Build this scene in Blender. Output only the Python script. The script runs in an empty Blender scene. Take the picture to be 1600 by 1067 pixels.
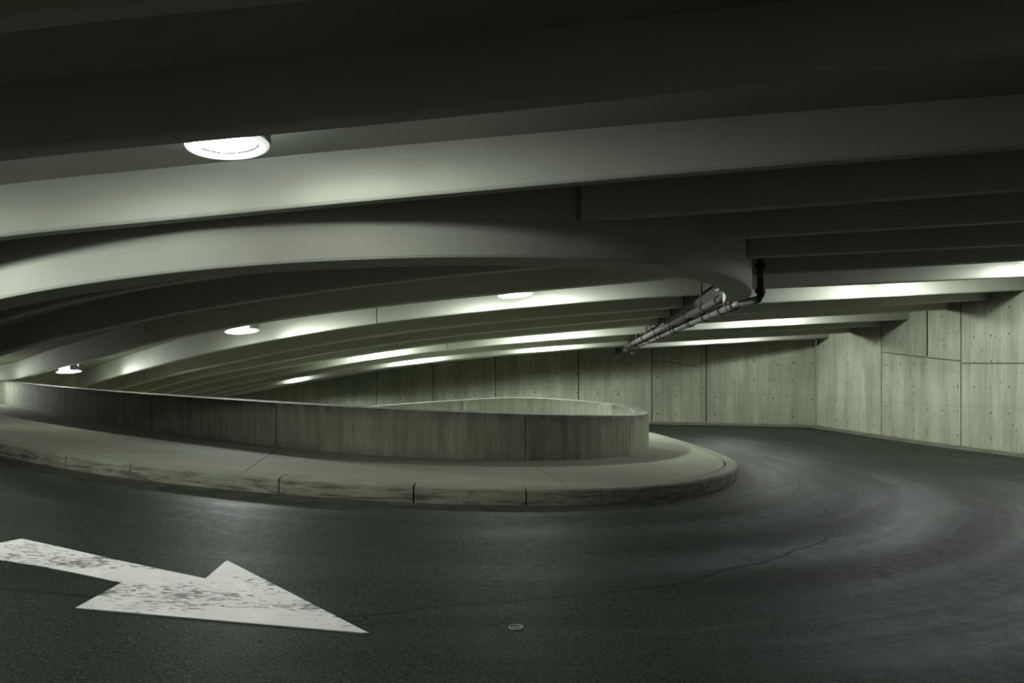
import bpy, bmesh, math, random
from mathutils import Vector, Matrix
random.seed(7)
S = bpy.context.scene
C = S.collection
EYE = 1.42            # height of the camera above the level stretch of road it stands on

# ------------------------------------------------------------------ levels of the place (metres)
def softmax(d, h, w):
    t = (d - h) / w
    return h + w * (t if t > 30 else math.log1p(math.exp(t)))
def road_z(x, y):
    """level stretch by the camera, then a ramp falling 7 % away and 4 % to the right"""
    z = -.96 - .04 * x - .07 * softmax(y, 6.5, .6)
    if x > 4: z += .010 * (x - 4)
    if y > 18: z += .003 * (min(y, 27) - 18) ** 2
    if y > 17 and x < 1: z -= .10 * (1 - x) * min(1, (y - 17) / 4) * max(0, min(1, (y + 1.25 * x - 7) / 5))   # far side keeps falling
    return EYE + z
def walk_z(x, y): return road_z(x, y) + .14
def rib_z(x, y):                                                    # underside of the ceiling beams; flatter at far left
    t = (-x - 6) / .8
    return EYE + 1.864 + .09 * x - .1138 * y + .053 * (t if t > 30 else math.log1p(math.exp(t)))
def slab_z(x, y): return rib_z(x, y) + .40                          # underside of the deck above
SLOPE_N = Vector((-.09, .1138, 1)).normalized()

# ------------------------------------------------------------------ curves in plan
def catmull(pts, step=.15, passes=6):
    n = len(pts[0])
    P = [tuple(2 * a - b for a, b in zip(pts[0], pts[1]))] + list(pts) + [tuple(2 * a - b for a, b in zip(pts[-1], pts[-2]))]
    out = []
    for i in range(1, len(P) - 2):
        p0, p1, p2, p3 = P[i - 1], P[i], P[i + 1], P[i + 2]
        d = [max(1e-6, math.dist(a[:2], b[:2])) ** .5 for a, b in ((p0, p1), (p1, p2), (p2, p3))]
        t0, t1 = 0, d[0]; t2 = t1 + d[1]; t3 = t2 + d[2]
        m = max(2, int(math.dist(p1[:2], p2[:2]) / step * 2))
        for k in range(m):
            t = t1 + (t2 - t1) * k / m
            L = lambda a, b, ta, tb: tuple(((tb - t) * u + (t - ta) * v) / (tb - ta) for u, v in zip(a, b))
            A1, A2, A3 = L(p0, p1, t0, t1), L(p1, p2, t1, t2), L(p2, p3, t2, t3)
            B1, B2 = L(A1, A2, t0, t2), L(A2, A3, t1, t3)
            out.append(L(B1, B2, t1, t2))
    out.append(tuple(pts[-1]))
    out = resample(out, step)
    for _ in range(passes):
        out = [out[0]] + [tuple((a + 2 * b + c) / 4 for a, b, c in zip(out[i - 1], out[i], out[i + 1])) for i in range(1, len(out) - 1)] + [out[-1]]
    return out
def arc(path):
    s = [0]
    for a, b in zip(path, path[1:]): s.append(s[-1] + math.dist(a[:2], b[:2]))
    return s
def at_len(path, s, u):
    if u <= 0: return path[0]
    for i in range(1, len(s)):
        if s[i] >= u:
            f = (u - s[i - 1]) / max(1e-9, s[i] - s[i - 1])
            return tuple(a + (b - a) * f for a, b in zip(path[i - 1], path[i]))
    return path[-1]
def resample(path, step):
    s = arc(path); n = max(1, round(s[-1] / step))
    return [at_len(path, s, s[-1] * k / n) for k in range(n + 1)]
def near_len(path, x, y):
    s = arc(path); i = min(range(len(path)), key=lambda k: math.dist(path[k][:2], (x, y))); return s[i]
def cut(path, u0, u1, step=.15):
    s = arc(path); n = max(1, round((u1 - u0) / step))
    return [at_len(path, s, u0 + (u1 - u0) * k / n) for k in range(n + 1)]
def normals(path):
    N = []
    for i in range(len(path)):
        a, b = path[max(0, i - 1)], path[min(len(path) - 1, i + 1)]
        dx, dy = b[0] - a[0], b[1] - a[1]; l = math.hypot(dx, dy) or 1
        N.append((-dy / l, dx / l))
    return N

# ------------------------------------------------------------------ objects
def link(name, bm, mat, parent=None, loc=None, smooth=False):
    me = bpy.data.meshes.new(name)
    bmesh.ops.recalc_face_normals(bm, faces=bm.faces)
    if loc is None and parent is None:
        xs = [v.co for v in bm.verts]
        loc = Vector((sum(v.x for v in xs) / len(xs), sum(v.y for v in xs) / len(xs), min(v.z for v in xs)))
    if parent is not None and loc is None: loc = Vector((0, 0, 0)); off = Vector(parent.location)
    else: off = Vector(loc)
    bmesh.ops.translate(bm, verts=bm.verts, vec=-off)
    bm.to_mesh(me); bm.free()
    if mat: me.materials.append(mat)
    if smooth:
        for p in me.polygons: p.use_smooth = True
    o = bpy.data.objects.new(name, me); C.objects.link(o)
    o.location = (0, 0, 0) if parent is not None else loc
    if parent is not None: o.parent = parent
    return o
def empty(name, loc):
    o = bpy.data.objects.new(name, None); C.objects.link(o); o.location = loc; o.empty_display_size = .2
    return o
def tag(o, label=None, cat=None, group=None, kind=None):
    if label: o['label'] = label
    if cat: o['category'] = cat
    if group: o['group'] = group
    if kind: o['kind'] = kind
    return o
def sweep(path, prof, zf, bm=None, u0=0, closed=True):
    """prof: (offset to the left of the path, height); zf(x, y, point) gives the level the heights count from"""
    bm = bm or bmesh.new()
    uv = bm.loops.layers.uv.verify()
    N = normals(path); s = arc(path)
    pl = [0]
    for a, b in zip(prof, prof[1:] + prof[:1]): pl.append(pl[-1] + math.dist(a, b))
    R = []
    for p, n in zip(path, N):
        row = []
        for o, h in prof:
            x, y = p[0] + n[0] * o, p[1] + n[1] * o
            row.append(bm.verts.new((x, y, zf(x, y, p) + h)))
        R.append(row)
    m = len(prof)
    for i in range(len(path) - 1):
        for j in range(m if closed else m - 1):
            k = (j + 1) % m
            f = bm.faces.new((R[i][j], R[i + 1][j], R[i + 1][k], R[i][k]))
            for lp, (uu, vv) in zip(f.loops, ((s[i], pl[j]), (s[i + 1], pl[j]), (s[i + 1], pl[j + 1]), (s[i], pl[j + 1]))):
                lp[uv].uv = (uu + u0, vv)
    if closed:
        for row in (R[0], R[-1]):
            f = bm.faces.new(row)
            for lp, (o, h) in zip(f.loops, prof): lp[uv].uv = (u0 + o, h)
    return bm
def tube(bm, pts, r, seg=12, cap=True):
    rings = []
    pts = [Vector(p) for p in pts]
    for i, p in enumerate(pts):
        t = (pts[min(i + 1, len(pts) - 1)] - pts[max(i - 1, 0)]).normalized()
        a = t.cross(Vector((0, 0, 1)))
        if a.length < .05: a = t.cross(Vector((1, 0, 0)))
        a.normalize(); b = t.cross(a)
        rr = r[i] if isinstance(r, (list, tuple)) else r
        rings.append([bm.verts.new(p + (a * math.cos(q) + b * math.sin(q)) * rr) for q in (2 * math.pi * k / seg for k in range(seg))])
    for A, B in zip(rings, rings[1:]):
        for k in range(seg): bm.faces.new((A[k], A[(k + 1) % seg], B[(k + 1) % seg], B[k]))
    if cap: bm.faces.new(rings[0]); bm.faces.new(rings[-1])
    return bm
def lathe(bm, prof, seg=40, caps=False):
    R = []
    for r, z in prof:
        R.append([bm.verts.new((r * math.cos(2 * math.pi * k / seg), r * math.sin(2 * math.pi * k / seg), z)) for k in range(seg)] if r > 1e-5 else [bm.verts.new((0, 0, z))])
    for A, B in zip(R, R[1:]):
        for k in range(seg):
            k2 = (k + 1) % seg
            if len(A) == 1: bm.faces.new((A[0], B[k2], B[k]))
            elif len(B) == 1: bm.faces.new((A[k], A[k2], B[0]))
            else: bm.faces.new((A[k], A[k2], B[k2], B[k]))
    return bm
def box(bm, c, sx, sy, sz, bev=0):
    r = bmesh.ops.create_cube(bm, size=1)
    for v in r['verts']: v.co = Vector((v.co.x * sx, v.co.y * sy, v.co.z * sz)) + Vector(c)
    return bm

# ------------------------------------------------------------------ materials
class NT:
    def __init__(s, name):
        s.m = bpy.data.materials.new(name); s.m.use_nodes = True
        s.t = s.m.node_tree; s.t.nodes.clear()
        s.out = s.t.nodes.new('ShaderNodeOutputMaterial')
        s.b = s.t.nodes.new('ShaderNodeBsdfPrincipled'); s.l(s.b.outputs[0], s.out.inputs[0])
    def l(s, a, b): s.t.links.new(a, b)
    def n(s, typ, **kw):
        n = s.t.nodes.new(typ)
        for k, v in kw.items():
            if k.startswith('i_'):
                key = k[2:]; key = int(key) if key.isdigit() else key
                s.put(n.inputs[key], v)
            else: setattr(n, k, v)
        return n
    def put(s, inp, v):
        if isinstance(v, bpy.types.NodeSocket): s.l(v, inp)
        else: inp.default_value = v
    def pos(s): return s.n('ShaderNodeNewGeometry').outputs['Position']
    def uv(s): return s.n('ShaderNodeUVMap').outputs[0]
    def scale(s, vec, sc, off=(0, 0, 0)):
        n = s.n('ShaderNodeMapping'); s.l(vec, n.inputs[0]); n.inputs['Scale'].default_value = sc; n.inputs['Location'].default_value = off
        return n.outputs[0]
    def noise(s, vec, sc=1, det=4, rough=.6, dist=0):
        n = s.n('ShaderNodeTexNoise'); s.l(vec, n.inputs['Vector'])
        n.inputs['Scale'].default_value = sc; n.inputs['Detail'].default_value = det; n.inputs['Roughness'].default_value = rough; n.inputs['Distortion'].default_value = dist
        return n.outputs['Fac']
    def math(s, op, a, b=0, c=0, clamp=False):
        n = s.n('ShaderNodeMath'); n.operation = op; n.use_clamp = clamp
        for i, v in enumerate((a, b, c)): s.put(n.inputs[i], v)
        return n.outputs[0]
    def ramp(s, f, a, b, lo=0., hi=1.):
        n = s.n('ShaderNodeMapRange'); n.clamp = True
        for k, v in (('Value', f), ('From Min', a), ('From Max', b), ('To Min', lo), ('To Max', hi)): s.put(n.inputs[k], v)
        return n.outputs[0]
    def mix(s, f, a, b, mode='MIX'):
        n = s.n('ShaderNodeMix'); n.data_type = 'RGBA'; n.blend_type = mode
        s.put(n.inputs['Factor'], f)
        for k, v in (('A', a), ('B', b)):
            i = [q for q in n.inputs if q.name == k and q.type == 'RGBA'][0]
            s.put(i, v if isinstance(v, bpy.types.NodeSocket) else (*v, 1))
        return [q for q in n.outputs if q.type == 'RGBA'][0]
    def sep(s, v):
        n = s.n('ShaderNodeSeparateXYZ'); s.l(v, n.inputs[0]); return n.outputs
    def comb(s, x, y, z=0):
        n = s.n('ShaderNodeCombineXYZ')
        for i, v in enumerate((x, y, z)): s.put(n.inputs[i], v)
        return n.outputs[0]
    def bump(s, h, st=.3, d=.01):
        n = s.n('ShaderNodeBump'); n.inputs['Strength'].default_value = st; n.inputs['Distance'].default_value = d
        s.l(h, n.inputs['Height']); s.l(n.outputs[0], s.b.inputs['Normal'])
    def done(s, col, rough=.8, spec=.3):
        s.put(s.b.inputs['Base Color'], col if isinstance(col, bpy.types.NodeSocket) else (*col, 1))
        s.put(s.b.inputs['Roughness'], rough); s.b.inputs['Specular IOR Level'].default_value = spec
        return s.m

def concrete_smooth(name, base, dark):
    t = NT(name); p = t.pos()
    big = t.noise(p, .9, 5); fine = t.noise(p, 40, 3)
    c = t.mix(t.ramp(big, .35, .7), base, dark)
    pit = t.ramp(t.noise(p, 9, 2, .4), .76, .80)
    c = t.mix(t.math('MULTIPLY', pit, .35), c, (.08, .085, .065))
    t.bump(fine, .12, .004)
    return t.done(c, t.ramp(fine, .3, .7, .7, .9), .25)
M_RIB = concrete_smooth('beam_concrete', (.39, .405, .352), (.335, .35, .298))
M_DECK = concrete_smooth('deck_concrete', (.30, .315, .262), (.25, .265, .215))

def board_concrete(name, light, dark, stain, streak=.8, holes=True, top_dark=False, grime=(.1, .105, .08)):
    t = NT(name); uv = t.uv(); p = t.pos()
    u, v, _ = t.sep(uv)
    st = t.noise(t.comb(t.math('MULTIPLY', u, 2.4), t.math('MULTIPLY', v, .3)), 1.0, 5, .62, .3)
    st2 = t.noise(t.comb(t.math('MULTIPLY', u, 11), t.math('MULTIPLY', v, .9)), 1.0, 5, .7)
    blot = t.noise(p, 1.3, 5, .65)
    c = t.mix(t.ramp(st, .38, .62), light, dark)
    c = t.mix(t.math('MULTIPLY', t.ramp(st2, .52, .74), streak * .7), c, stain)
    c = t.mix(t.math('MULTIPLY', t.ramp(blot, .45, .72), .6), c, stain if top_dark else dark)
    # boards of the formwork: faint vertical joints
    fb = t.math('ABSOLUTE', t.math('SUBTRACT', t.math('FRACT', t.math('DIVIDE', u, .61)), .5))
    line = t.ramp(fb, .484, .497)
    c = t.mix(t.math('MULTIPLY', line, t.ramp(t.noise(p, .8, 2), .42, .58, .25, .9)), c, stain)
    # dark runs that start at the top edge
    if top_dark:
        run = t.ramp(t.noise(t.comb(t.math('MULTIPLY', u, 9), t.math('MULTIPLY', v, .6)), 1, 5, .7, .3), .44, .62)
        c = t.mix(t.math('MULTIPLY', run, .5), c, grime)
        ed = t.math('MULTIPLY', t.ramp(v, .40, .53), t.ramp(t.noise(p, 5, 4), .3, .6))
        c = t.mix(t.math('MULTIPLY', ed, .8), c, grime)
        ft = t.math('MULTIPLY', t.ramp(v, .12, .0), t.ramp(t.noise(p, 6, 4), .35, .6))
        c = t.mix(t.math('MULTIPLY', ft, .5), c, grime)
    h = st2
    if holes:
        du = t.math('MULTIPLY', t.math('SUBTRACT', t.math('FRACT', t.math('DIVIDE', t.math('ADD', u, .2), .62)), .5), .62)
        dv = t.math('MULTIPLY', t.math('SUBTRACT', t.math('FRACT', t.math('DIVIDE', v, .56)), .5), .56)
        r = t.math('SQRT', t.math('ADD', t.math('MULTIPLY', du, du), t.math('MULTIPLY', dv, dv)))
        hole = t.math('MULTIPLY', t.ramp(r, .03, .018), t.ramp(t.noise(t.scale(p, (.9, .9, .9)), 1.7, 1), .42, .5))
        c = t.mix(t.math('MULTIPLY', hole, .85), c, (.03, .032, .025))
        bug = t.ramp(t.noise(p, 11, 2, .45), .70, .73)
        c = t.mix(t.math('MULTIPLY', bug, .7), c, (.05, .052, .04))
        pour = t.ramp(t.math('ABSOLUTE', t.math('SUBTRACT', v, t.math('ADD', .93, t.math('MULTIPLY', t.noise(p, 2, 2), .05)))), .03, .0)
        c = t.mix(t.math('MULTIPLY', pour, .2), c, stain)
        base = t.math('MULTIPLY', t.ramp(v, .10, .0), t.ramp(t.noise(p, 4, 4), .35, .6))
        c = t.mix(t.math('MULTIPLY', base, .7), c, (.09, .095, .07))
    t.bump(h, .25, .006)
    return t.done(c, .85, .2)
M_WALL = board_concrete('board_marked_wall', (.29, .308, .238), (.205, .219, .166), (.10, .108, .079))
M_PARA = board_concrete('stained_parapet', (.31, .335, .255), (.265, .287, .215), (.16, .174, .127), .55, False, True, (.085, .092, .065))
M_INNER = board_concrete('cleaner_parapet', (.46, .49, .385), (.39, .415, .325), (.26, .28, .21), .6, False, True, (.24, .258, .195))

def walk_mat():
    t = NT('sidewalk_concrete'); p = t.pos()
    c = t.mix(t.ramp(t.noise(p, .7, 5), .35, .7), (.27, .29, .215), (.215, .232, .17))
    c = t.mix(t.math('MULTIPLY', t.ramp(t.noise(p, 55, 3), .5, .8), .35), c, (.14, .15, .115))
    c = t.mix(t.math('MULTIPLY', t.ramp(t.noise(p, 3, 5, .7), .55, .75), .4), c, (.17, .18, .14))
    t.bump(t.noise(p, 60, 3), .2, .004)
    return t.done(c, .85, .2)
M_WALK = walk_mat()
def curb_mat():
    t = NT('curb_concrete'); p = t.pos(); uv = t.uv(); u, v, _ = t.sep(uv)
    c = t.mix(t.ramp(t.noise(p, 2.5, 5), .35, .7), (.25, .268, .2), (.18, .194, .143))
    sc = t.noise(t.comb(t.math('MULTIPLY', u, 2.2), t.math('MULTIPLY', v, 22)), 1, 6, .75, .6)
    face = t.math('MULTIPLY', t.ramp(v, .04, .08), t.ramp(v, .27, .22))
    c = t.mix(t.math('MULTIPLY', t.math('MULTIPLY', t.ramp(sc, .47, .60), face), .85), c, (.055, .058, .045))
    t.bump(t.noise(p, 18, 5, .7), .5, .012)
    return t.done(c, .85, .2)
M_CURB = curb_mat()
def gutter_mat():
    t = NT('gutter_concrete'); p = t.pos()
    c = t.mix(t.ramp(t.noise(p, 1.5, 5), .3, .7), (.16, .17, .125), (.09, .097, .073))
    t.bump(t.noise(p, 40, 3), .2, .004)
    return t.done(c, .85, .2)
M_GUT = gutter_mat()

def asphalt(name='asphalt'):
    t = NT(name); p = t.pos(); uv = t.uv(); u, v, _ = t.sep(uv)
    grain = t.noise(p, 75, 2, .7); mid = t.noise(p, 14, 4, .7); big = t.noise(p, .45, 4, .6)
    # polish and tyre wear run along the lane, round the corner
    wear = t.noise(t.comb(t.math('MULTIPLY', u, .22), t.math('MULTIPLY', v, 2.2)), 1, 5, .65, .35)
    fine = t.noise(t.comb(t.math('MULTIPLY', u, .5), t.math('MULTIPLY', v, 9)), 1, 5, .7, .2)
    turn = t.math('MULTIPLY', t.ramp(u, 13.1, 14.2), t.ramp(u, 20.5, 16.2))     # where cars steer hardest
    c = t.mix(t.ramp(grain, .40, .62), (.008, .0122, .0082), (.040, .052, .038))
    c = t.mix(t.math('MULTIPLY', t.ramp(mid, .5, .75), .35), c, (.044, .055, .042))
    c = t.mix(t.math('MULTIPLY', t.ramp(big, .4, .7), .35), c, (.013, .017, .0125))
    pale = t.math('MULTIPLY', t.ramp(wear, .46, .66), t.math('ADD', .12, t.math('MULTIPLY', turn, .5)))
    c = t.mix(pale, c, (.052, .071, .063))
    # tyre tracks where cars round the corner: pale scrubbed lanes between black rubbered ones
    vw = t.math('ADD', v, t.math('MULTIPLY', t.math('SUBTRACT', t.noise(p, .7, 3, .6), .5), .5))
    tex = t.math('MULTIPLY', t.ramp(fine, .26, .54), t.ramp(t.noise(p, 3.2, 5, .7), .34, .58, .35, 1))
    def track(at, w, a, col, base):
        d = t.math('ABSOLUTE', t.math('SUBTRACT', vw, at))
        return t.mix(t.math('MULTIPLY', t.math('MULTIPLY', t.ramp(d, w, w * .2), turn), t.math('MULTIPLY', tex, a)), base, col)
    c = track(2.0, .42, .95, (.12, .165, .152), c)
    c = track(3.45, .95, .9, (.10, .138, .127), c)
    c = track(1.2, .4, .5, (.08, .109, .099), c)
    c = track(1.62, .24, .9, (.008, .0098, .008), c)
    c = track(2.55, .34, 1.0, (.007, .0088, .007), c)
    scuff = t.math('MULTIPLY', t.ramp(fine, .52, .68), t.math('ADD', .12, t.math('MULTIPLY', turn, .5)))
    c = t.mix(scuff, c, (.010, .012, .009))
    # dust swept against the curb
    dust = t.math('MULTIPLY', t.ramp(t.math('ADD', v, t.math('MULTIPLY', t.noise(p, 2.4, 5, .7), .7)), 1.15, .35), t.ramp(t.noise(p, 7, 5, .7), .30, .62))
    c = t.mix(t.math('MULTIPLY', dust, .75), c, (.105, .112, .078))
    wob = t.math('MULTIPLY', t.math('SUBTRACT', t.noise(p, .8, 3), .5), .35)
    def crack(coord, at, w, a, lo=None, hi=None, other=None):
        d = t.math('ABSOLUTE', t.math('SUBTRACT', t.math('ADD', coord, wob), at))
        f = t.math('MULTIPLY', t.ramp(d, w, w * .3), a)
        if other is not None:
            f = t.math('MULTIPLY', f, t.math('MULTIPLY', t.ramp(other, lo, lo + .4), t.ramp(other, hi, hi - .4)))
        return f
    for f in (crack(t.math('ADD', v, t.math('MULTIPLY', t.math('MAXIMUM', t.math('SUBTRACT', u, 12.2), 0), .55)), 2.98, .022, .85, 3, 16, u), crack(u, 17.85, .04, .85, .1, 6.8, v), crack(u, 16.7, .036, .8, .1, 6.8, v)):
        c = t.mix(f, c, (.012, .013, .011))
    c = t.mix(crack(v, 3.10, .012, .15, 12.8, 13.7, u), c, (.2, .2, .16))
    t.bump(t.math('ADD', grain, t.math('MULTIPLY', mid, .6)), .45, .006)
    rg = t.math('SUBTRACT', t.ramp(mid, .3, .7, .50, .62), t.math('MULTIPLY', t.ramp(wear, .45, .7), .08))
    return t, c, rg
t_, c_, r_ = asphalt(); M_ROAD = t_.done(c_, r_, .035); t_.b.inputs['Specular Tint'].default_value = (.75, 1, .97, 1)
def paint():
    t, c, r = asphalt('worn_white_paint'); p = t.pos(); uv = t.uv()
    # worn through in flecks that run along the lane, as tyres scrape it
    rot = t.n('ShaderNodeMapping'); t.l(p, rot.inputs[0]); rot.inputs['Rotation'].default_value = (0, 0, math.radians(14)); rot.inputs['Scale'].default_value = (16, 50, 1)
    fl = t.noise(rot.outputs[0], 1, 5, .7, .3); zone = t.noise(t.scale(p, (1.1, 2.6, 1), (3.1, .4, 0)), 1, 3, .6)
    worn = t.ramp(t.math('ADD', fl, t.math('MULTIPLY', t.math('SUBTRACT', zone, .5), .75)), .555, .60)
    dirt = t.mix(t.ramp(t.noise(p, 5, 5), .35, .7), (.76, .75, .71), (.63, .625, .575))
    c2 = t.mix(t.math('MULTIPLY', worn, .85), dirt, c)
    return t.done(c2, .6, .3)
M_PAINT = paint()
def flat(name, col, rough=.6, metal=0, spec=.4):
    t = NT(name); p = t.pos()
    c = t.mix(t.ramp(t.noise(p, 14, 4), .35, .7), col, tuple(q * .75 for q in col))
    t.b.inputs['Metallic'].default_value = metal
    return t.done(c, rough, spec)
M_JOINT = flat('joint_filler', (.035, .038, .03), .9)
M_STEEL = flat('galvanised_pipe', (.11, .118, .098), .55, .3)
M_DARKPIPE = flat('dull_pipe', (.055, .06, .048), .75, .1)
M_CLAMP = flat('black_clamp', (.02, .022, .018), .5, .3)
M_HOUSE = flat('light_housing', (.20, .22, .20), .5, .2)
M_RIM = flat('light_rim', (.80, .82, .80), .4)
def lens_mat(name, st):
    t = NT(name); t.b.inputs['Base Color'].default_value = (.85, .87, .86, 1)
    t.b.inputs['Emission Color'].default_value = (.97, 1, .97, 1); t.b.inputs['Emission Strength'].default_value = st
    return t.m
LAMP = 6
M_LENS = lens_mat('lit_lens', LAMP)
M_GLOW = lens_mat('lit_rim_glass', .3)

# ------------------------------------------------------------------ ceiling beams
W = .13
def rib_prof(w=W, h=.46):
    return [(-.015, h), (0, .022), (.004, .018), (.004, .012), (.014, 0), (w - .014, 0), (w, .014), (w + .015, h)]
def zr(x, y, p): return rib_z(x, y)
CURVED = 'curved beams over the island'
STRAIGHT = 'straight beams over the ramp at right'
def beam(name, pts, label, group, w=W, joint=None, mat=None):
    path = catmull(pts)
    if joint is None:
        o = link(name, sweep(path, rib_prof(w), zr), M_RIB)
        return tag(o, label, 'beam', group, 'thing')
    j = near_len(path, *joint); L = arc(path)[-1]
    m = path[len(path) // 2]
    e = empty(name, (m[0], m[1], rib_z(m[0], m[1])))
    link('beam_segment', sweep(cut(path, 0, j - .008), rib_prof(w), zr), M_RIB, e)
    link('beam_segment', sweep(cut(path, j + .008, L), rib_prof(w), zr, u0=j), M_RIB, e)
    link('joint_filler', sweep(cut(path, j - .02, j + .02, .02), [(.012, .45), (.022, .03), (w - .022, .03), (w - .012, .45)], zr), M_JOINT, e)
    return tag(e, label, 'beam', group, 'thing')

beam('ceiling_beam', [(-8, 2.1), (0, 1.95), (10.4, 1.75)], 'concrete beam overhead, above the top edge of the view', 'beams above the near road')
beam('ceiling_beam', [(-8, .55), (0, .5), (10.4, .4)], 'concrete beam overhead, farthest back above the top edge', 'beams above the near road')
beam('ceiling_beam', [(-9, 4.6), (-6, 3.75), (-2.1, 3.4), (0, 3.37), (4, 3.28), (10.4, 3.1)], 'concrete beam whose pale underside crosses the top left corner', 'beams above the near road')
beam('ceiling_beam', [(-9.5, 7.0), (-6, 5.25), (-2.98, 4.85), (-1.48, 4.82), (.37, 4.77), (2.85, 4.63), (6, 4.47), (10.45, 4.25)], 'dark concrete beam in front of the nearest and largest round light', 'beams above the near road')
beam('ceiling_beam', [(-9.6, 9.6), (-8.3, 8.35), (-6.8, 7.4), (-5.3, 6.78), (-4.03, 6.55), (-2.5, 6.49), (-1.49, 6.46), (0, 6.46), (1.5, 6.48), (4.04, 6.57), (7, 6.7), (10.5, 6.85)], 'long concrete beam brightly lit by the nearest round light in front of it', 'beams above the near road')
# far beams, left of the seam: they bend away round the island
L_ = {
 'L0': [(-8.6, 12.6), (-7.4, 11.3), (-6.4, 10.36), (-5.39, 9.65), (-4.6, 9.21), (-3.97, 8.96), (-3.37, 8.77), (-1.8, 8.5), (-.6, 8.4), (.75, 8.38)],
 'L1': [(-10.6, 16.3), (-8.73, 14.19), (-7.01, 12.55), (-5.84, 11.68), (-4.89, 11.05), (-4.08, 10.63), (-2.75, 10.2), (-1.48, 9.93), (-.28, 9.83), (.78, 9.86), (2.15, 9.95)],
 'L2': [(-13.05, 20.95), (-12.45, 20.6), (-11.2, 19.25), (-9.68, 17.5), (-8.29, 16.01), (-5.81, 13.46), (-4.0, 12.3), (-3.1, 11.9), (-1.84, 11.62), (-.53, 11.48), (1.42, 11.48), (2.98, 11.55)],
 'L3': [(-18.5, 32.7), (-14.5, 26.9), (-12.47, 24.0), (-8.15, 18.3), (-5.6, 15.36), (-3.67, 13.98), (-2.1, 13.3), (-.6, 13.06), (.77, 13.02), (2.23, 13.15), (3.03, 13.33)],
 'L4': [(-18.6, 34.9), (-14.6, 29.1), (-12.41, 25.97), (-10.22, 22.9), (-6.68, 18.3), (-4.14, 15.9), (-2.43, 14.98), (-.78, 14.58), (.78, 14.52), (2.48, 14.66), (3.03, 14.74)],
 'L5': [(-18.3, 36.5), (-14.3, 30.6), (-11.97, 27.16), (-7.57, 20.75), (-4.59, 17.6), (-2.68, 16.48), (-.86, 15.96), (.85, 15.87), (2.2, 15.9), (3.03, 15.96)],
 'L6': [(-17.5, 37.6), (-13.7, 31.5), (-11.25, 27.6), (-8.52, 23.35), (-5.27, 19.4), (-2.86, 17.75), (-.92, 17.1), (.92, 17.05), (2.2, 17.14), (3.03, 17.26)],
 'L7': [(-17.3, 39.0), (-13.9, 33.3), (-11.72, 29.95), (-8.13, 24.5), (-5.83, 21.5), (-3.09, 19.18), (-.99, 18.5), (1.0, 18.54), (2.2, 18.7), (3.03, 18.84)],
 'L8': [(-16.3, 39.4), (-11.8, 31.9), (-9.08, 27.4), (-6.24, 23.15), (-3.32, 20.55), (-1.07, 19.82), (1.07, 19.92), (3.03, 20.36)],
 'L9': [(-15.9, 40.0), (-12.4, 33.9), (-11.18, 31.9), (-6.74, 25.0), (-3.45, 21.85), (-1.13, 21.1), (1.15, 21.2), (3.03, 21.5)],
}
beam('curved_ceiling_beam', L_['L0'], 'dark curved beam, first behind the deep curved edge beam', CURVED)
beam('curved_ceiling_beam', L_['L1'], 'dark curved beam, second behind the deep curved edge beam', CURVED)
beam('curved_ceiling_beam', L_['L2'], 'curved beam directly in front of the three small far lights', CURVED)
beam('curved_ceiling_beam', L_['L3'], 'widest bright curved beam, directly behind the three small far lights', CURVED, joint=(-2.1, 13.3))
beam('curved_ceiling_beam', L_['L4'], 'dark curved beam, first beyond the widest bright curved beam', CURVED)
beam('curved_ceiling_beam', L_['L5'], 'dark curved beam, second beyond the widest bright curved beam', CURVED)
beam('curved_ceiling_beam', L_['L6'], 'dark curved beam, third beyond the widest bright curved beam', CURVED)
beam('curved_ceiling_beam', L_['L7'], 'upper of the two thin bright curved beams above the parapet', CURVED, joint=(-1.4, 18.55))
beam('curved_ceiling_beam', L_['L8'], 'dark curved beam between the two thin bright curved beams', CURVED)
beam('curved_ceiling_beam', L_['L9'], 'farthest and lowest bright curved beam, above the shaded back wall', CURVED, w=.5)
# right of the seam: straight, to the outer wall
def straight(pts, label, w=W, x1=10.45):
    (xa, ya), (xb, yb) = pts[-2], pts[-1]
    if xb < x1: pts = pts + [(x1, yb + (yb - ya) / (xb - xa) * (x1 - xb))]
    beam('ceiling_beam', pts, label, STRAIGHT, w)
straight([(.64, 7.70), (2.56, 7.86), (4.94, 8.04)], 'dark straight beam at right, first to butt against the deep curved beam')
straight([(2.05, 9.05), (5.92, 9.62)], 'dark straight beam at right, second to butt against the deep curved beam')
straight([(2.95, 10.40), (6.97, 11.30)], 'dark straight beam at right, third to butt against the deep curved beam')
straight([(3.25, 11.80), (7.85, 12.75)], 'dark straight beam at right, just above the brightest right hand strip')
straight([(3.25, 13.02), (6.94, 14.14), (9.04, 14.70)], 'right hand straight beam lit brightest at the right edge of the view')
straight([(3.25, 14.80), (7.92, 16.18), (10.39, 16.89)], 'right hand straight beam lit bright, second lit strip from the top')
straight([(3.25, 16.28), (5.18, 16.83), (10.28, 18.13)], 'dark straight beam at right, first below the second lit strip')
straight([(3.25, 17.5), (5.56, 18.1), (9.91, 19.52)], 'dark straight beam at right, second below the second lit strip')
straight([(3.25, 18.75), (6.11, 19.82), (10.11, 21.34)], 'right hand straight beam lit in the middle, third lit strip from the top')
straight([(3.25, 20.05), (6.54, 21.25), (9.84, 22.48)], 'dark straight beam at right, first below the third lit strip', x1=10.2)
straight([(3.25, 21.3), (7.0, 22.80), (8.28, 23.35)], 'dark straight beam at right, second below the third lit strip', x1=9.95)
straight([(3.25, 22.7), (7.49, 24.32), (8.82, 24.85)], 'farthest straight beam, lowest lit strip, next to the wall corner', x1=9.7, w=.3)

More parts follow.
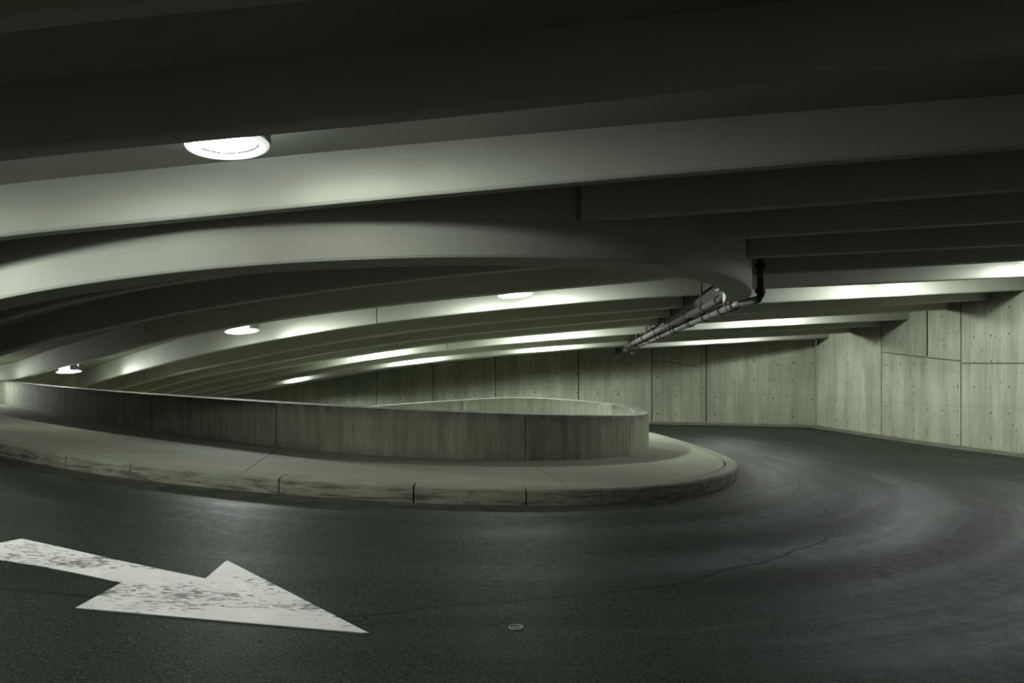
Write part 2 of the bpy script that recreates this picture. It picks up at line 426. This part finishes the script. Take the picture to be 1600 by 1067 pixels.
# beam added along the seam to block cross light and hide lit beam ends
tag(link('ceiling_beam', sweep([(3.095, 12.1), (3.095, 24.6)], [(-.045, .5), (-.045, .03), (.045, .03), (.045, .5)], zr), M_DARKPIPE), 'added slim dark beam above the pipes, blocking light where curved and straight beams meet', 'beam', None, 'thing')  # dark finish chosen so its lamp side does not show bright

# the deep curved edge beam over the curb
RING = [(-9.3, 11.6), (-8.0, 10.1), (-6.6, 8.75), (-5.3, 7.72), (-4.44, 7.23), (-3.9, 7.02), (-3.44, 6.9), (-3.0, 6.82), (-2.6, 6.78), (-1.84, 6.82), (-1.2, 6.95), (-.38, 7.22), (.35, 7.6), (1.08, 8.08), (1.57, 8.48), (1.95, 8.89), (2.39, 9.42), (2.72, 9.95), (3.06, 10.68), (3.28, 11.35), (3.36, 11.85)]
ring = catmull(RING, passes=5)
tag(link('curved_edge_beam', sweep(ring, [(0, .748), (0, .02), (.004, .016), (.004, .008), (.012, 0), (.34, 0), (.35, .01), (.35, .748)], lambda x, y, p: rib_z(x, y) - .35), M_RIB),
    'deep curved concrete edge beam sweeping above the island and its curb', 'beam', None, 'thing')

# deck above
def grid(xs, ys, z0, z1, bm=None):
    bm = bm or bmesh.new(); uv = bm.loops.layers.uv.verify()
    T = [[bm.verts.new((x, y, z1(x, y))) for y in ys] for x in xs]
    B = [[bm.verts.new((x, y, z0(x, y))) for y in ys] for x in xs]
    nx, ny = len(xs), len(ys)
    for i in range(nx - 1):
        for j in range(ny - 1):
            bm.faces.new((T[i][j], T[i + 1][j], T[i + 1][j + 1], T[i][j + 1])); bm.faces.new((B[i][j], B[i][j + 1], B[i + 1][j + 1], B[i + 1][j]))
    for i in range(nx - 1):
        bm.faces.new((T[i][0], B[i][0], B[i + 1][0], T[i + 1][0])); bm.faces.new((T[i][-1], T[i + 1][-1], B[i + 1][-1], B[i][-1]))
    for j in range(ny - 1):
        bm.faces.new((T[0][j], T[0][j + 1], B[0][j + 1], B[0][j])); bm.faces.new((T[-1][j], B[-1][j], B[-1][j + 1], T[-1][j + 1]))
    return bm
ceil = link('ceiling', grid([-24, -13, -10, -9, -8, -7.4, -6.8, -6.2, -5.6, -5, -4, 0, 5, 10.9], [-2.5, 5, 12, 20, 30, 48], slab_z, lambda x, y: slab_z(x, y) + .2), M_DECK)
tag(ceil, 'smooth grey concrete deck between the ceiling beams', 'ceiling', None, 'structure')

# ------------------------------------------------------------------ curb line, road, sidewalk
CURB = [(-15.5, 22.5), (-12.2, 17.2), (-9.6, 13.6), (-7.6, 11.1), (-5.78, 9.39), (-4.6, 8.45), (-3.59, 7.80), (-2.04, 7.20), (-.86, 7.02), (0, 7.06), (.55, 7.22), (1.16, 7.57), (1.76, 8.19), (2.2, 8.87), (2.52, 9.5), (2.88, 10.55), (3.09, 11.68), (3.21, 13.13), (3.26, 14.6), (3.27, 16.94), (3.2, 19.2), (2.9, 20.1), (2.2, 20.6), (1, 20.8), (-3, 21.4), (-8, 24)]
curb = catmull(CURB, .12, 4)
CS = arc(curb)
def strip(bm, rows, uvs):
    uv = bm.loops.layers.uv.verify()
    V = [[bm.verts.new(p) for p in r] for r in rows]
    for i in range(len(V) - 1):
        for j in range(len(V[0]) - 1):
            f = bm.faces.new((V[i][j], V[i + 1][j], V[i + 1][j + 1], V[i][j + 1]))
            for lp, q in zip(f.loops, ((i, j), (i + 1, j), (i + 1, j + 1), (i, j + 1))): lp[uv].uv = uvs(*q)
    return V
rp = resample(curb, .25); rn = normals(rp); rs = arc(rp)
U0 = near_len(curb, -2.04, 7.2) - 11.0          # arc length counted so that the arrow's side reads about 11 m
VV = [-.3, 0, .06, .12, .25, .5, .8, 1.2, 1.7, 2.3, 3, 3.8, 4.6, 5.4, 6.2, 7, 7.6, 8.5, 9.5, 10.5, 11.5]
rows = []
for p, n in zip(rp, rn):
    row = []
    for v in VV:
        x, y = p[0] - n[0] * v, p[1] - n[1] * v
        row.append((x, y, road_z(x, y)))
    rows.append(row)
bm = bmesh.new(); strip(bm, rows, lambda i, j: (rs[i] - U0, VV[j]))
floor = link('floor', bm, M_ROAD, loc=Vector((0, 0, 0)), smooth=True)
tag(floor, 'dark worn asphalt ramp turning right around the island', 'road', None, 'structure')

# parapet path: outer face, from the left, round the tip, and back along the far side
par = [(-15, 23.6), (-12.99, 21.0), (-10.76, 18.35), (-8.22, 15.31), (-5.35, 12.41), (-3.01, 10.58), (-2.2, 10.08), (-1.5, 9.78), (-.75, 9.68), (0, 9.82), (.63, 10.16), (1.15, 10.67), (1.55, 11.26), (1.9, 12.06), (2.14, 13.0), (2.17, 13.9), (1.98, 14.7), (1.55, 15.4), (.98, 15.95), (0, 16.5), (-1.3, 16.95), (-2.93, 17.4), (-5, 18.3), (-8, 20.2)]
far_top = {(2.14, 13.0): -1.245, (2.17, 13.9): -1.25, (1.98, 14.7): -1.262, (1.55, 15.4): -1.272, (.98, 15.95): -1.262, (0, 16.5): -1.275, (-1.3, 16.95): -1.375, (-2.93, 17.4): -1.53, (-5, 18.3): -1.8, (-8, 20.2): -2.3}
par3 = [(x, y, EYE + far_top[(x, y)] if (x, y) in far_top else walk_z(x, y) + .55) for x, y in par]
parapet = catmull(par3, .1, 4)
PS = arc(parapet)
H0 = .55
def par_prof(a=0., b=.23):
    return [(a, -1.1), (a, -H0), (a, -.3), (a, -.018), (a + .018, 0), (b - .018, 0), (b, -.018), (b, -.5), (b, -1.1), (b, -2.6), (a + .05, -2.6)]
def zp(x, y, p): return p[2]
pe = empty('parapet_wall', (2.0, 13.0, walk_z(2, 13)))
tag(pe, 'low curved concrete parapet wall ringing the open well of the island', 'parapet wall', None, 'thing')
cuts = [0] + [near_len(parapet, *q) for q in ((-12.2, 20.1), (-10.76, 18.35), (-8.22, 15.31), (-3.01, 10.58), (.17, 9.9), (1.98, 14.7), (-.9, 16.8))] + [PS[-1]]
def set_v(bm, prof):   # v counts from the foot of the wall
    return bm
def par_sweep(path, u0, prof):
    bm = sweep(path, prof, zp, u0=u0)
    uv = bm.loops.layers.uv.verify()
    return bm
for a, b in zip(cuts, cuts[1:]):
    pth = cut(parapet, a + .008, b - .008, .1)
    bm = sweep(pth, par_prof(), zp, u0=a)
    uv = bm.loops.layers.uv.verify()
    pp = [(q[0], q[1], q[2]) for q in pth]
    for f in bm.faces:
        for lp in f.loops:
            co = lp.vert.co; q = min(pp, key=lambda k: (k[0] - co.x) ** 2 + (k[1] - co.y) ** 2)
            lp[uv].uv = (lp[uv].uv[0], co.z - q[2] + H0)
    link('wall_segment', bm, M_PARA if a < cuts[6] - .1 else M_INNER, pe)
for a in cuts[1:-1]:
    link('joint_filler', sweep(cut(parapet, a - .015, a + .015, .015), [(.02, -2), (.02, -.03), (.21, -.03), (.21, -2)], zp), M_JOINT, pe)

# curb stones
CW = .16
cprof = [(0, -.12), (0, .06), (.006, .118), (.012, .130), (.028, .14), (CW, .145), (CW, -.12)]
jx = [(-13.2, 18.7), (-8.8, 12.55), (-5.9, 9.5), (-4.44, 8.36), (-3.54, 7.77), (-2.05, 7.2), (-.83, 7.02), (.08, 7.08), (.78, 7.33), (1.38, 7.75), (1.89, 8.38), (2.4, 9.25), (3.0, 11.1), (3.2, 13.0), (3.27, 15.5), (3.2, 19.2)]
jl = [near_len(curb, *q) for q in jx]
clabels = ['grey curb stone farthest left, mostly beyond the left edge of the view', 'long grey curb stone running off the left edge of the view',
 'short stained curb stone near the left edge, before the second visible joint', 'stained curb stone left of the joint with the long scraped stone', 'long scraped curb stone left of the joint below the sidewalk line',
 'long scraped curb stone right of the joint below the sidewalk line', 'chipped dark faced curb stone at the middle of the island front', 'shaded curb stone just right of the middle of the island front',
 'shaded curb stone, third from the rounded right tip', 'curved curb stone, second from the rounded right tip', 'curved curb stone leading into the rounded right tip of the island',
 'curved curb stone at the rounded right tip of the island', 'curb stone just past the tip, on the back side of the island', 'curb stone along the back side, second past the tip', 'far curb stone seen as a thin line behind the parapet']
for (a, b), lab in zip(zip(jl, jl[1:]), clabels):
    o = link('curb_stone', sweep(cut(curb, a + .007, b - .007, .1), cprof, lambda x, y, p: road_z(p[0], p[1]), u0=a), M_CURB)
    tag(o, lab, 'curb stone', 'curb stones around the island', 'thing')

# sidewalk slabs between curb and parapet
ci = [(p[0] + n[0] * (CW + .02), p[1] + n[1] * (CW + .02)) for p, n in zip(curb, normals(curb))]
CIS = arc(ci)
po = [(p[0], p[1]) for p in parapet]
def ln(path, q): return near_len(path, *q)
pairs = [((-15, 23.6), (-15.4, 22.4)), ((-8.22, 15.31), (-7.0, 10.6)), ((-2.96, 10.5), (-2.45, 7.5)), ((.17, 9.9), (.45, 7.4)), ((1.55, 11.26), (1.9, 8.6)), ((2.17, 13.3), (3.0, 12.2)), ((1.55, 15.4), (3.1, 16.5)), ((0, 16.5), (2.5, 20.3)), ((-2.93, 17.4), (-2, 21.2)), ((-8, 20.2), (-7.9, 23.9))]
pl_ = [(ln(po, a), ln(ci, b)) for a, b in pairs]
sw = empty('sidewalk', (0, 8.2, walk_z(0, 8.2)))
tag(sw, 'pale concrete sidewalk slabs between the parapet wall and the curb', 'sidewalk', None, 'structure')
for (pa, ca), (pb, cb) in zip(pl_, pl_[1:]):
    n = max(4, int(max(pb - pa, cb - ca) / .2))
    top, rows = [], []
    g = .006
    for k in range(n + 1):
        f = k / n
        A = at_len(po, PS, pa + g + (pb - pa - 2 * g) * f); B = at_len(ci, CIS, ca + g + (cb - ca - 2 * g) * f)
        # under the parapet's face on one side, up to the curb's joint on the other
        dx, dy = A[0] - B[0], A[1] - B[1]; l = math.hypot(dx, dy)
        A = (A[0] + dx / l * .05, A[1] + dy / l * .05)
        r = [(B[0], B[1], walk_z(*B) - .12)]
        for q in (0, .004, .3, .6, 1):
            x, y = B[0] + (A[0] - B[0]) * q, B[1] + (A[1] - B[1]) * q
            r.append((x, y, walk_z(x, y) - (.008 if q == 0 else 0)))
        rows.append(r)
    rows = [[(x, y, z - .12) if 0 < j else (x, y, z) for j, (x, y, z) in enumerate(rows[0])]] + rows + [[(x, y, z - .12) if 0 < j else (x, y, z) for j, (x, y, z) in enumerate(rows[-1])]]
    bm = bmesh.new(); strip(bm, rows, lambda i, j: (i * .2, j * .5))
    link('sidewalk_slab', bm, M_WALK, sw)
# joint bed under the slabs
rows = []
for k in range(121):
    f = k / 120
    i = min(int(f * (len(pl_) - 1)), len(pl_) - 2); t = f * (len(pl_) - 1) - i
    A = at_len(po, PS, pl_[i][0] + (pl_[i + 1][0] - pl_[i][0]) * t); B = at_len(ci, CIS, pl_[i][1] + (pl_[i + 1][1] - pl_[i][1]) * t)
    rows.append([(*B, walk_z(*B) - .05), (*A, walk_z(*A) - .05)])
bm = bmesh.new(); strip(bm, rows, lambda i, j: (i * .2, j))
link('joint_bed', bm, M_JOINT, sw)

# ------------------------------------------------------------------ outer wall
wall_r = [(10.5, -2.5), (10.5, 6), (10.5, 12), (10.45, 16.9), (10.35, 19.3), (10.05, 22.8), (9.45, 25.85)]
wall_b = [(9.45, 25.85), (8, 25.75), (5.84, 25.5), (4.26, 25.2), (3.08, 25.0), (1, 25.0), (-.6, 25.2), (-4.3, 26.4), (-7.45, 28.8), (-10.1, 32), (-13, 36.4), (-16, 41.5), (-19, 47)]
def wall(name, pts, joints, label):
    path = catmull(pts, .25, 3); L = arc(path)[-1]
    cs = [0] + [near_len(path, *j) for j in joints] + [L]
    cs = sorted(cs)
    m = path[len(path) // 2]
    e = empty(name, (m[0], m[1], road_z(m[0], m[1])))
    tag(e, label, 'wall', None, 'structure')
    sgn = -1
    def build(pth, o0, o1, zt, u0):
        bm = bmesh.new(); uv = bm.loops.layers.uv.verify()
        N = normals(pth); s = arc(pth); R = []
        for p, n in zip(pth, N):
            zb = road_z(p[0], p[1]) - .3; zt_ = slab_z(p[0], p[1]) + .1
            row = []
            for o, z in ((o0, zb), (o0, zt_), (o1, zt_), (o1, zb)):
                row.append(bm.verts.new((p[0] + sgn * n[0] * o, p[1] + sgn * n[1] * o, z)))
            R.append((row, zb + .3))
        for i in range(len(R) - 1):
            for j in range(4):
                k = (j + 1) % 4
                f = bm.faces.new((R[i][0][j], R[i + 1][0][j], R[i + 1][0][k], R[i][0][k]))
                for lp, (ii, jj) in zip(f.loops, ((i, j), (i + 1, j), (i + 1, k), (i, k))):
                    lp[uv].uv = (s[ii] + u0, R[ii][0][jj].co.z - R[ii][1])
        for r in (R[0], R[-1]): bm.faces.new(r[0])
        return bm
    for a, b in zip(cs, cs[1:]):
        if b - a < .1: continue
        link('wall_panel', build(cut(path, a + .016, b - .016, .25), 0, .2, 0, a), M_WALL, e)
    link('joint_backing', build(cut(path, 0, L, .3), .04, .18, 0, 0), M_JOINT, e)
    return path, e
pr, we = wall('wall_right', wall_r, [(10.5, 8), (10.5, 13), (10.33, 19.3), (10.05, 22.7)], 'tall board marked concrete wall along the outer side of the ramp at right')
pb, wb = wall('wall_back', wall_b, [(5.84, 25.5), (4.33, 25.2), (-.58, 25.2), (-4.28, 26.4), (-2.35, 25.65), (2.1, 25.0)], 'concrete wall behind the island, partly in the shadow of the beams')
# horizontal pour joints and the short upright one, as thin dark grooves standing .5 mm proud of the panels
def wall_line(path, e, a, b, za, zb, w=.02):
    p = cut(path, near_len(path, *a), near_len(path, *b), .2); n = len(p) - 1
    N = normals(p); bm = bmesh.new(); R = []
    for i, (q, nn) in enumerate(zip(p, N)):
        f = i / max(1, n); z = road_z(*q[:2]) + za + (zb - za) * f
        R.append([bm.verts.new((q[0] + nn[0] * o, q[1] + nn[1] * o, z + h)) for o, h in ((.003, -w / 2), (.003, w / 2), (-.02, w / 2), (-.02, -w / 2))])
    for i in range(n):
        for j in range(4): bm.faces.new((R[i][j], R[i + 1][j], R[i + 1][(j + 1) % 4], R[i][(j + 1) % 4]))
    bm.faces.new(R[0]); bm.faces.new(R[-1])
    link('pour_joint', bm, M_GROOVE, e)
M_GROOVE = flat('pour_joint_grey', (.10, .108, .08), .9)
wall_line(pr, we, (10.33, 19.25), (10.06, 22.6), 2.0, 2.3, .035)
wall_line(pr, we, (10.47, 16), (10.35, 19.2), 1.85, 1.95, .035)
wall_line(pr, we, (10.5, 10), (10.47, 15.9), 1.8, 1.85)
wall_line(pb, wb, (5.8, 25.5), (4.6, 25.26), 1.75, 1.9, .03)
bm = bmesh.new(); box(bm, (10.25, 20.55, road_z(10.2, 20.5) + 2.95), .03, .035, 1.6)
link('pour_joint', bm, M_GROOVE, we)
# gutter at the foot of the outer wall
def gutter(name, path, label):
    p = cut(path, .0, arc(path)[-1], .3)
    o = link(name, sweep(p, [(-.02, -.1), (-.02, .05), (.02, .03), (.42, .012), (.45, -.1)], lambda x, y, q: road_z(x, y)), M_GUT)
    tag(o, label, 'gutter', None, 'structure')
gutter('trim_1', pr, 'pale concrete gutter strip at the foot of the right wall')
gutter('trim_2', pb, 'pale concrete gutter strip at the foot of the back wall')

# ------------------------------------------------------------------ painted arrow
AR = [(-.66, 3.84), (-1.69, 4.93), (-1.68, 4.56), (-1.99, 4.70), (-2.31, 4.85), (-2.73, 5.06), (-3.08, 5.23), (-3.27, 4.89), (-2.92, 4.75), (-2.66, 4.67), (-2.39, 4.565), (-2.08, 4.43), (-1.81, 4.31), (-2.11, 4.02)]
bm = bmesh.new()
f = bm.faces.new([bm.verts.new((x, y, 0)) for x, y in AR])
bmesh.ops.triangulate(bm, faces=[f])
for _ in range(3):
    bmesh.ops.subdivide_edges(bm, edges=[e for e in bm.edges if e.calc_length() > .2], cuts=1)
    bmesh.ops.triangulate(bm, faces=bm.faces)
r = bmesh.ops.extrude_face_region(bm, geom=list(bm.faces))
top = {v for v in r['geom'] if isinstance(v, bmesh.types.BMVert)}
for v in bm.verts: v.co.z = road_z(v.co.x, v.co.y) + (.004 if v in top else -.004)
tag(link('road_arrow', bm, M_PAINT), 'large worn white arrow painted on the asphalt, pointing right', 'road marking', None, 'thing')

# small round marker set in the asphalt
mx, my = .02, 4.0
me_ = empty('survey_marker', (mx, my, road_z(mx, my)))
tag(me_, 'tiny round metal marker with faint lettering set into the road', 'marker', None, 'thing')
z = road_z(mx, my)
bm = bmesh.new(); lathe(bm, [(0, .001), (.030, .001), (.030, -.01)]); bmesh.ops.translate(bm, verts=bm.verts, vec=(mx, my, z)); link('plate', bm, flat('marker_plate', (.05, .056, .046), .5), me_)
bm = bmesh.new(); lathe(bm, [(.030, -.01), (.030, .004), (.035, .004), (.037, -.01)]); bmesh.ops.translate(bm, verts=bm.verts, vec=(mx, my, z)); M_MK = flat('marker_rim', (.26, .28, .22), .5); link('rim', bm, M_MK, me_)
bm = bmesh.new()
for k, (dx, h, tilt) in enumerate(((-.017, .022, 0), (-.010, .018, .5), (-.004, .02, -.4), (.003, .02, .4), (.010, .018, -.3), (.016, .02, .2))):
    q = bmesh.new(); box(q, (0, 0, 0), .0028, h, .002)
    bmesh.ops.rotate(q, verts=q.verts, cent=(0, 0, 0), matrix=Matrix.Rotation(tilt, 3, 'Z')); bmesh.ops.translate(q, verts=q.verts, vec=(mx + dx, my, z + .002))
    tmp = bpy.data.meshes.new('t'); q.to_mesh(tmp); q.free(); bm.from_mesh(tmp); bpy.data.meshes.remove(tmp)
link('lettering', bm, M_MK, me_)

# ------------------------------------------------------------------ round ceiling lights
ROT = Vector((0, 0, 1)).rotation_difference(SLOPE_N)
def make_light():
    root = empty('ceiling_light', (0, 0, 0))
    bm = bmesh.new(); lathe(bm, [(0, .12), (.07, .12), (.07, .0), (.19, .0), (.19, -.035), (.205, -.05), (.205, -.085), (.17, -.09), (0, -.09)]); h = link('housing', bm, M_HOUSE, root, smooth=False)
    bm = bmesh.new(); lathe(bm, [(.17, -.088), (.195, -.10), (.203, -.20), (.195, -.225), (.15, -.243), (.08, -.250), (0, -.252)]); link('lens', bm, M_LENS, root, smooth=True)
    bm = bmesh.new(); lathe(bm, [(.206, -.232), (.258, -.236), (.268, -.246), (.262, -.256), (.235, -.262), (.206, -.258), (.206, -.232)]); link('rim', bm, M_GLOW, root, smooth=True)
    for sx in (-1, 1):
        bm = bmesh.new(); box(bm, (sx * .234, 0, -.185), .056, .20, .09); box(bm, (sx * .222, 0, -.10), .06, .14, .09)
        link('bracket', bm, M_HOUSE, root)
    return root
base_light = make_light()
def lamp_data():
    # wide throwing refractor: strongest 60-80 degrees off the vertical and along the bay, little upward
    L = bpy.data.lights.new('lamp', 'POINT'); L.energy = WATT; L.shadow_soft_size = .07; L.color = (.96, 1, .95)
    L.use_nodes = True; t = L.node_tree; em = t.nodes['Emission']
    tc = t.nodes.new('ShaderNodeTexCoord'); sp = t.nodes.new('ShaderNodeSeparateXYZ'); t.links.new(tc.outputs['Normal'], sp.inputs[0])
    def mth(op, a, b):
        n = t.nodes.new('ShaderNodeMath'); n.operation = op
        for i, v in enumerate((a, b)):
            if isinstance(v, bpy.types.NodeSocket): t.links.new(v, n.inputs[i])
            else: n.inputs[i].default_value = v
        return n.outputs[0]
    cr = t.nodes.new('ShaderNodeFloatCurve'); c = cr.mapping.curves[0]
    t.links.new(mth('ADD', mth('MULTIPLY', sp.outputs['Z'], .5), .5), cr.inputs['Value'])
    pts = PROFILE
    c.points[0].location = pts[0]; c.points[1].location = pts[-1]
    for p in pts[1:-1]: c.points.new(*p)
    cr.mapping.update()
    X, Z = sp.outputs['X'], sp.outputs['Z']
    lobe = mth('ADD', mth('ADD', mth('MULTIPLY', mth('MULTIPLY', X, X), 5.2), mth('MULTIPLY', X, .7)), mth('ADD', mth('MULTIPLY', mth('MULTIPLY', Z, Z), 2.4), .5))
    t.links.new(mth('MULTIPLY', cr.outputs[0], lobe), em.inputs['Strength'])
    return L
WATT = 34
# (0 = straight down, .5 = level, 1 = straight up)
PROFILE = [(0, .42), (.12, .5), (.25, .66), (.38, .74), (.44, .66), (.5, .5), (.56, .3), (.7, .12), (1, .05)]
LAMP_DATA = lamp_data()
def put_light(x, y, label, rz=0, first=False, dim=False, dz=-.03):
    if first: r = base_light
    else:
        r = base_light.copy(); C.objects.link(r)
        for ch in list(base_light.children):
            c = ch.copy(); C.objects.link(c); c.parent = r
    r.location = (x, y, slab_z(x, y) + dz); r.rotation_mode = 'QUATERNION'
    r.rotation_quaternion = ROT @ Matrix.Rotation(rz, 3, 'Z').to_quaternion()
    if dim: return tag(r, label, 'ceiling light', 'round ceiling lights', 'thing')
    lo = bpy.data.objects.new('lamp', LAMP_DATA); C.objects.link(lo); lo.parent = r; lo.location = (0, 0, -.285)
    tag(r, label, 'ceiling light', 'round ceiling lights', 'thing')
put_light(-1.90, 5.52, 'largest and nearest round glowing ceiling light, upper left', 0, True, dz=.015)
put_light(.03, 12.42, 'small glowing ceiling light on the bright strip, rightmost of the far three', .0, dz=-.04)
put_light(-4.38, 13.45, 'small glowing ceiling light, middle one of the far three', -.3, dz=-.075)
put_light(-10.1, 18.95, 'small glowing ceiling light low at left, just above the parapet', -.6, dz=-.11)
for x, y, rz, lab in ((-6.3, 6.2, -.3, 'round ceiling light beyond the left edge, in the bay of the nearest light'),
    (-13.2, 19.6, -.7, 'round ceiling light beyond the left edge, lighting a curved beam'),
    (-2.6, 1.25, 0, 'added unseen round ceiling light overhead, brightening the near road and beam undersides'),  # added out of view to lift the beam undersides and the foreground road
    (-3.5, 18.9, -.3, 'hidden round ceiling light left, in front of the upper thin bright beam'),
    (.8, 18.0, 0, 'hidden round ceiling light right, in front of the upper thin bright beam'),
    (-6.65, 24.35, .8, 'hidden round ceiling light left, in front of the lowest bright curved beam'),
    (-2.7, 21.0, 1.2, 'hidden round ceiling light middle, in front of the lowest bright curved beam'),
    (.9, 20.65, 1.5, 'hidden round ceiling light right, in front of the lowest bright curved beam'),
    (9.3, 14.38, .2, 'hidden round ceiling light lighting the right edge strip'),
    (7.1, 15.25, .25, 'hidden round ceiling light lighting the second right hand strip'),
    (6.2, 19.15, .3, 'hidden round ceiling light lighting the third right hand strip'),
    (6.1, 23.15, .35, 'hidden round ceiling light lighting the lowest right hand strip')):
    put_light(x, y, lab, rz, dim=x < -10, dz=.10 if 6 < x < 8 else .0)

# ------------------------------------------------------------------ pipes hung along the seam
def lerp(a, b, t): return tuple(p + (q - p) * t for p, q in zip(a, b))
A0, A1 = (3.27, 11.9, EYE + .43), (2.86, 21.0, EYE - .43)
pipe = empty('drain_pipe', A0)
tag(pipe, 'pale metal drain pipe hung under the beams, bending up beside the curved beam', 'pipe', None, 'thing')
bm = bmesh.new(); tube(bm, [lerp(A0, A1, t / 12) for t in range(13)], .058); link('pipe_run', bm, M_STEEL, pipe, smooth=True)
E0 = (3.47, 11.62, EYE + .62)
el = [lerp(A0, (3.43, 11.6, EYE + .455), t) for t in (0, .5, .8)] + [(3.435, 11.58, EYE + .475), (3.455, 11.56, EYE + .52), E0]
bm = bmesh.new(); tube(bm, el, .055); link('elbow', bm, M_DARKPIPE, pipe, smooth=True)
bm = bmesh.new(); tube(bm, [E0, (3.47, 11.62, EYE + .95), (3.47, 11.62, rib_z(3.47, 11.62) + .38)], .05); link('riser', bm, M_DARKPIPE, pipe, smooth=True)
for zz in (.56, .90):
    bm = bmesh.new(); tube(bm, [(3.468, 11.61, EYE + zz), (3.47, 11.62, EYE + zz + .05)], .075); link('collar', bm, M_CLAMP, pipe)
for t in (.03, .10, .20, .30, .42, .55, .68, .82, .93):
    bm = bmesh.new(); tube(bm, [lerp(A0, A1, t - .004), lerp(A0, A1, t + .006)], .074); link('coupling', bm, M_CLAMP, pipe)
for t in (.055, .154, .312, .446, .588, .758, .92):
    c = lerp(A0, A1, t); zt = rib_z(c[0], c[1]) + (.40 if t < .1 else .0)
    bm = bmesh.new()
    tube(bm, [(c[0] - .06, c[1], zt), (c[0] - .055, c[1], c[2] + .1), (c[0] - .066, c[1], c[2]), (c[0] - .045, c[1], c[2] - .05), (c[0], c[1], c[2] - .064), (c[0] + .045, c[1], c[2] - .05), (c[0] + .066, c[1], c[2]), (c[0] + .05, c[1], c[2] + .12), (c[0] - .02, c[1], c[2] + .22)], .011, 8)
    link('hanger', bm, M_STEEL if t < .2 else M_DARKPIPE, pipe)
B0, B1 = (3.06, 12.15, EYE + .50), (2.76, 20.2, EYE - .34)
con = empty('conduit', B0)
tag(con, 'dull dark pipe running beside the pale drain pipe, on its left', 'pipe', None, 'thing')
bm = bmesh.new(); tube(bm, [lerp(B0, B1, t / 12) for t in range(13)], .055); link('pipe_run', bm, M_DARKPIPE, con, smooth=True)
bm = bmesh.new(); tube(bm, [B0, (3.06, 12.0, EYE + .58), (3.1, 11.92, EYE + .70), (3.12, 11.9, rib_z(3.12, 11.9) + .38)], .04); link('elbow', bm, M_DARKPIPE, con, smooth=True)
for t in (.02, .12, .26, .40, .56, .72, .88):
    bm = bmesh.new(); tube(bm, [lerp(B0, B1, t - .004), lerp(B0, B1, t + .006)], .068); link('coupling', bm, M_CLAMP, con)
for t in (.143, .322, .473, .633, .826):
    c = lerp(B0, B1, t); bm = bmesh.new()
    tube(bm, [(c[0], c[1], c[2] + .04), (c[0], c[1], rib_z(c[0], c[1]) - .002)], .012, 8); link('hanger', bm, M_DARKPIPE, con)
hx = lerp(A0, A1, .96)
dr = empty('sprinkler_head', (hx[0] + .13, hx[1], hx[2] - .10))
tag(dr, 'tiny rounded fitting dangling below the far end of the pipes', 'fitting', None, 'thing')
bm = bmesh.new(); lathe(bm, [(0, -.05), (.045, -.035), (.058, 0), (.045, .04), (.02, .055), (0, .055)], 16); bmesh.ops.translate(bm, verts=bm.verts, vec=dr.location); link('head', bm, M_STEEL, dr, smooth=True)
bm = bmesh.new(); p0 = Vector(dr.location); tube(bm, [p0 + Vector((0, 0, .05)), p0 + Vector((0, 0, .13)), Vector((hx[0], hx[1], hx[2] + .0))], .012, 8); link('drop_tube', bm, M_DARKPIPE, dr)

# ------------------------------------------------------------------ faint light from outside, camera, colour
w = bpy.data.worlds.new('World'); S.world = w; w.use_nodes = True
bg = w.node_tree.nodes['Background']; bg.inputs[0].default_value = (.86, 1, .66, 1); bg.inputs[1].default_value = .06
cam = bpy.data.cameras.new('Camera'); co = bpy.data.objects.new('Camera', cam); C.objects.link(co)
co.location = (0, 0, EYE); co.rotation_euler = (math.pi / 2, 0, 0)
cam.sensor_width = 36; cam.lens = 36 * 1300 / 1600; cam.shift_y = -13.5 / 1600; cam.clip_start = .05
S.camera = co
S.cycles.diffuse_bounces = 2
S.view_settings.view_transform = 'Standard'; S.view_settings.look = 'None'; S.view_settings.gamma = 1; S.view_settings.use_curve_mapping = False
S.view_settings.exposure = 1.15
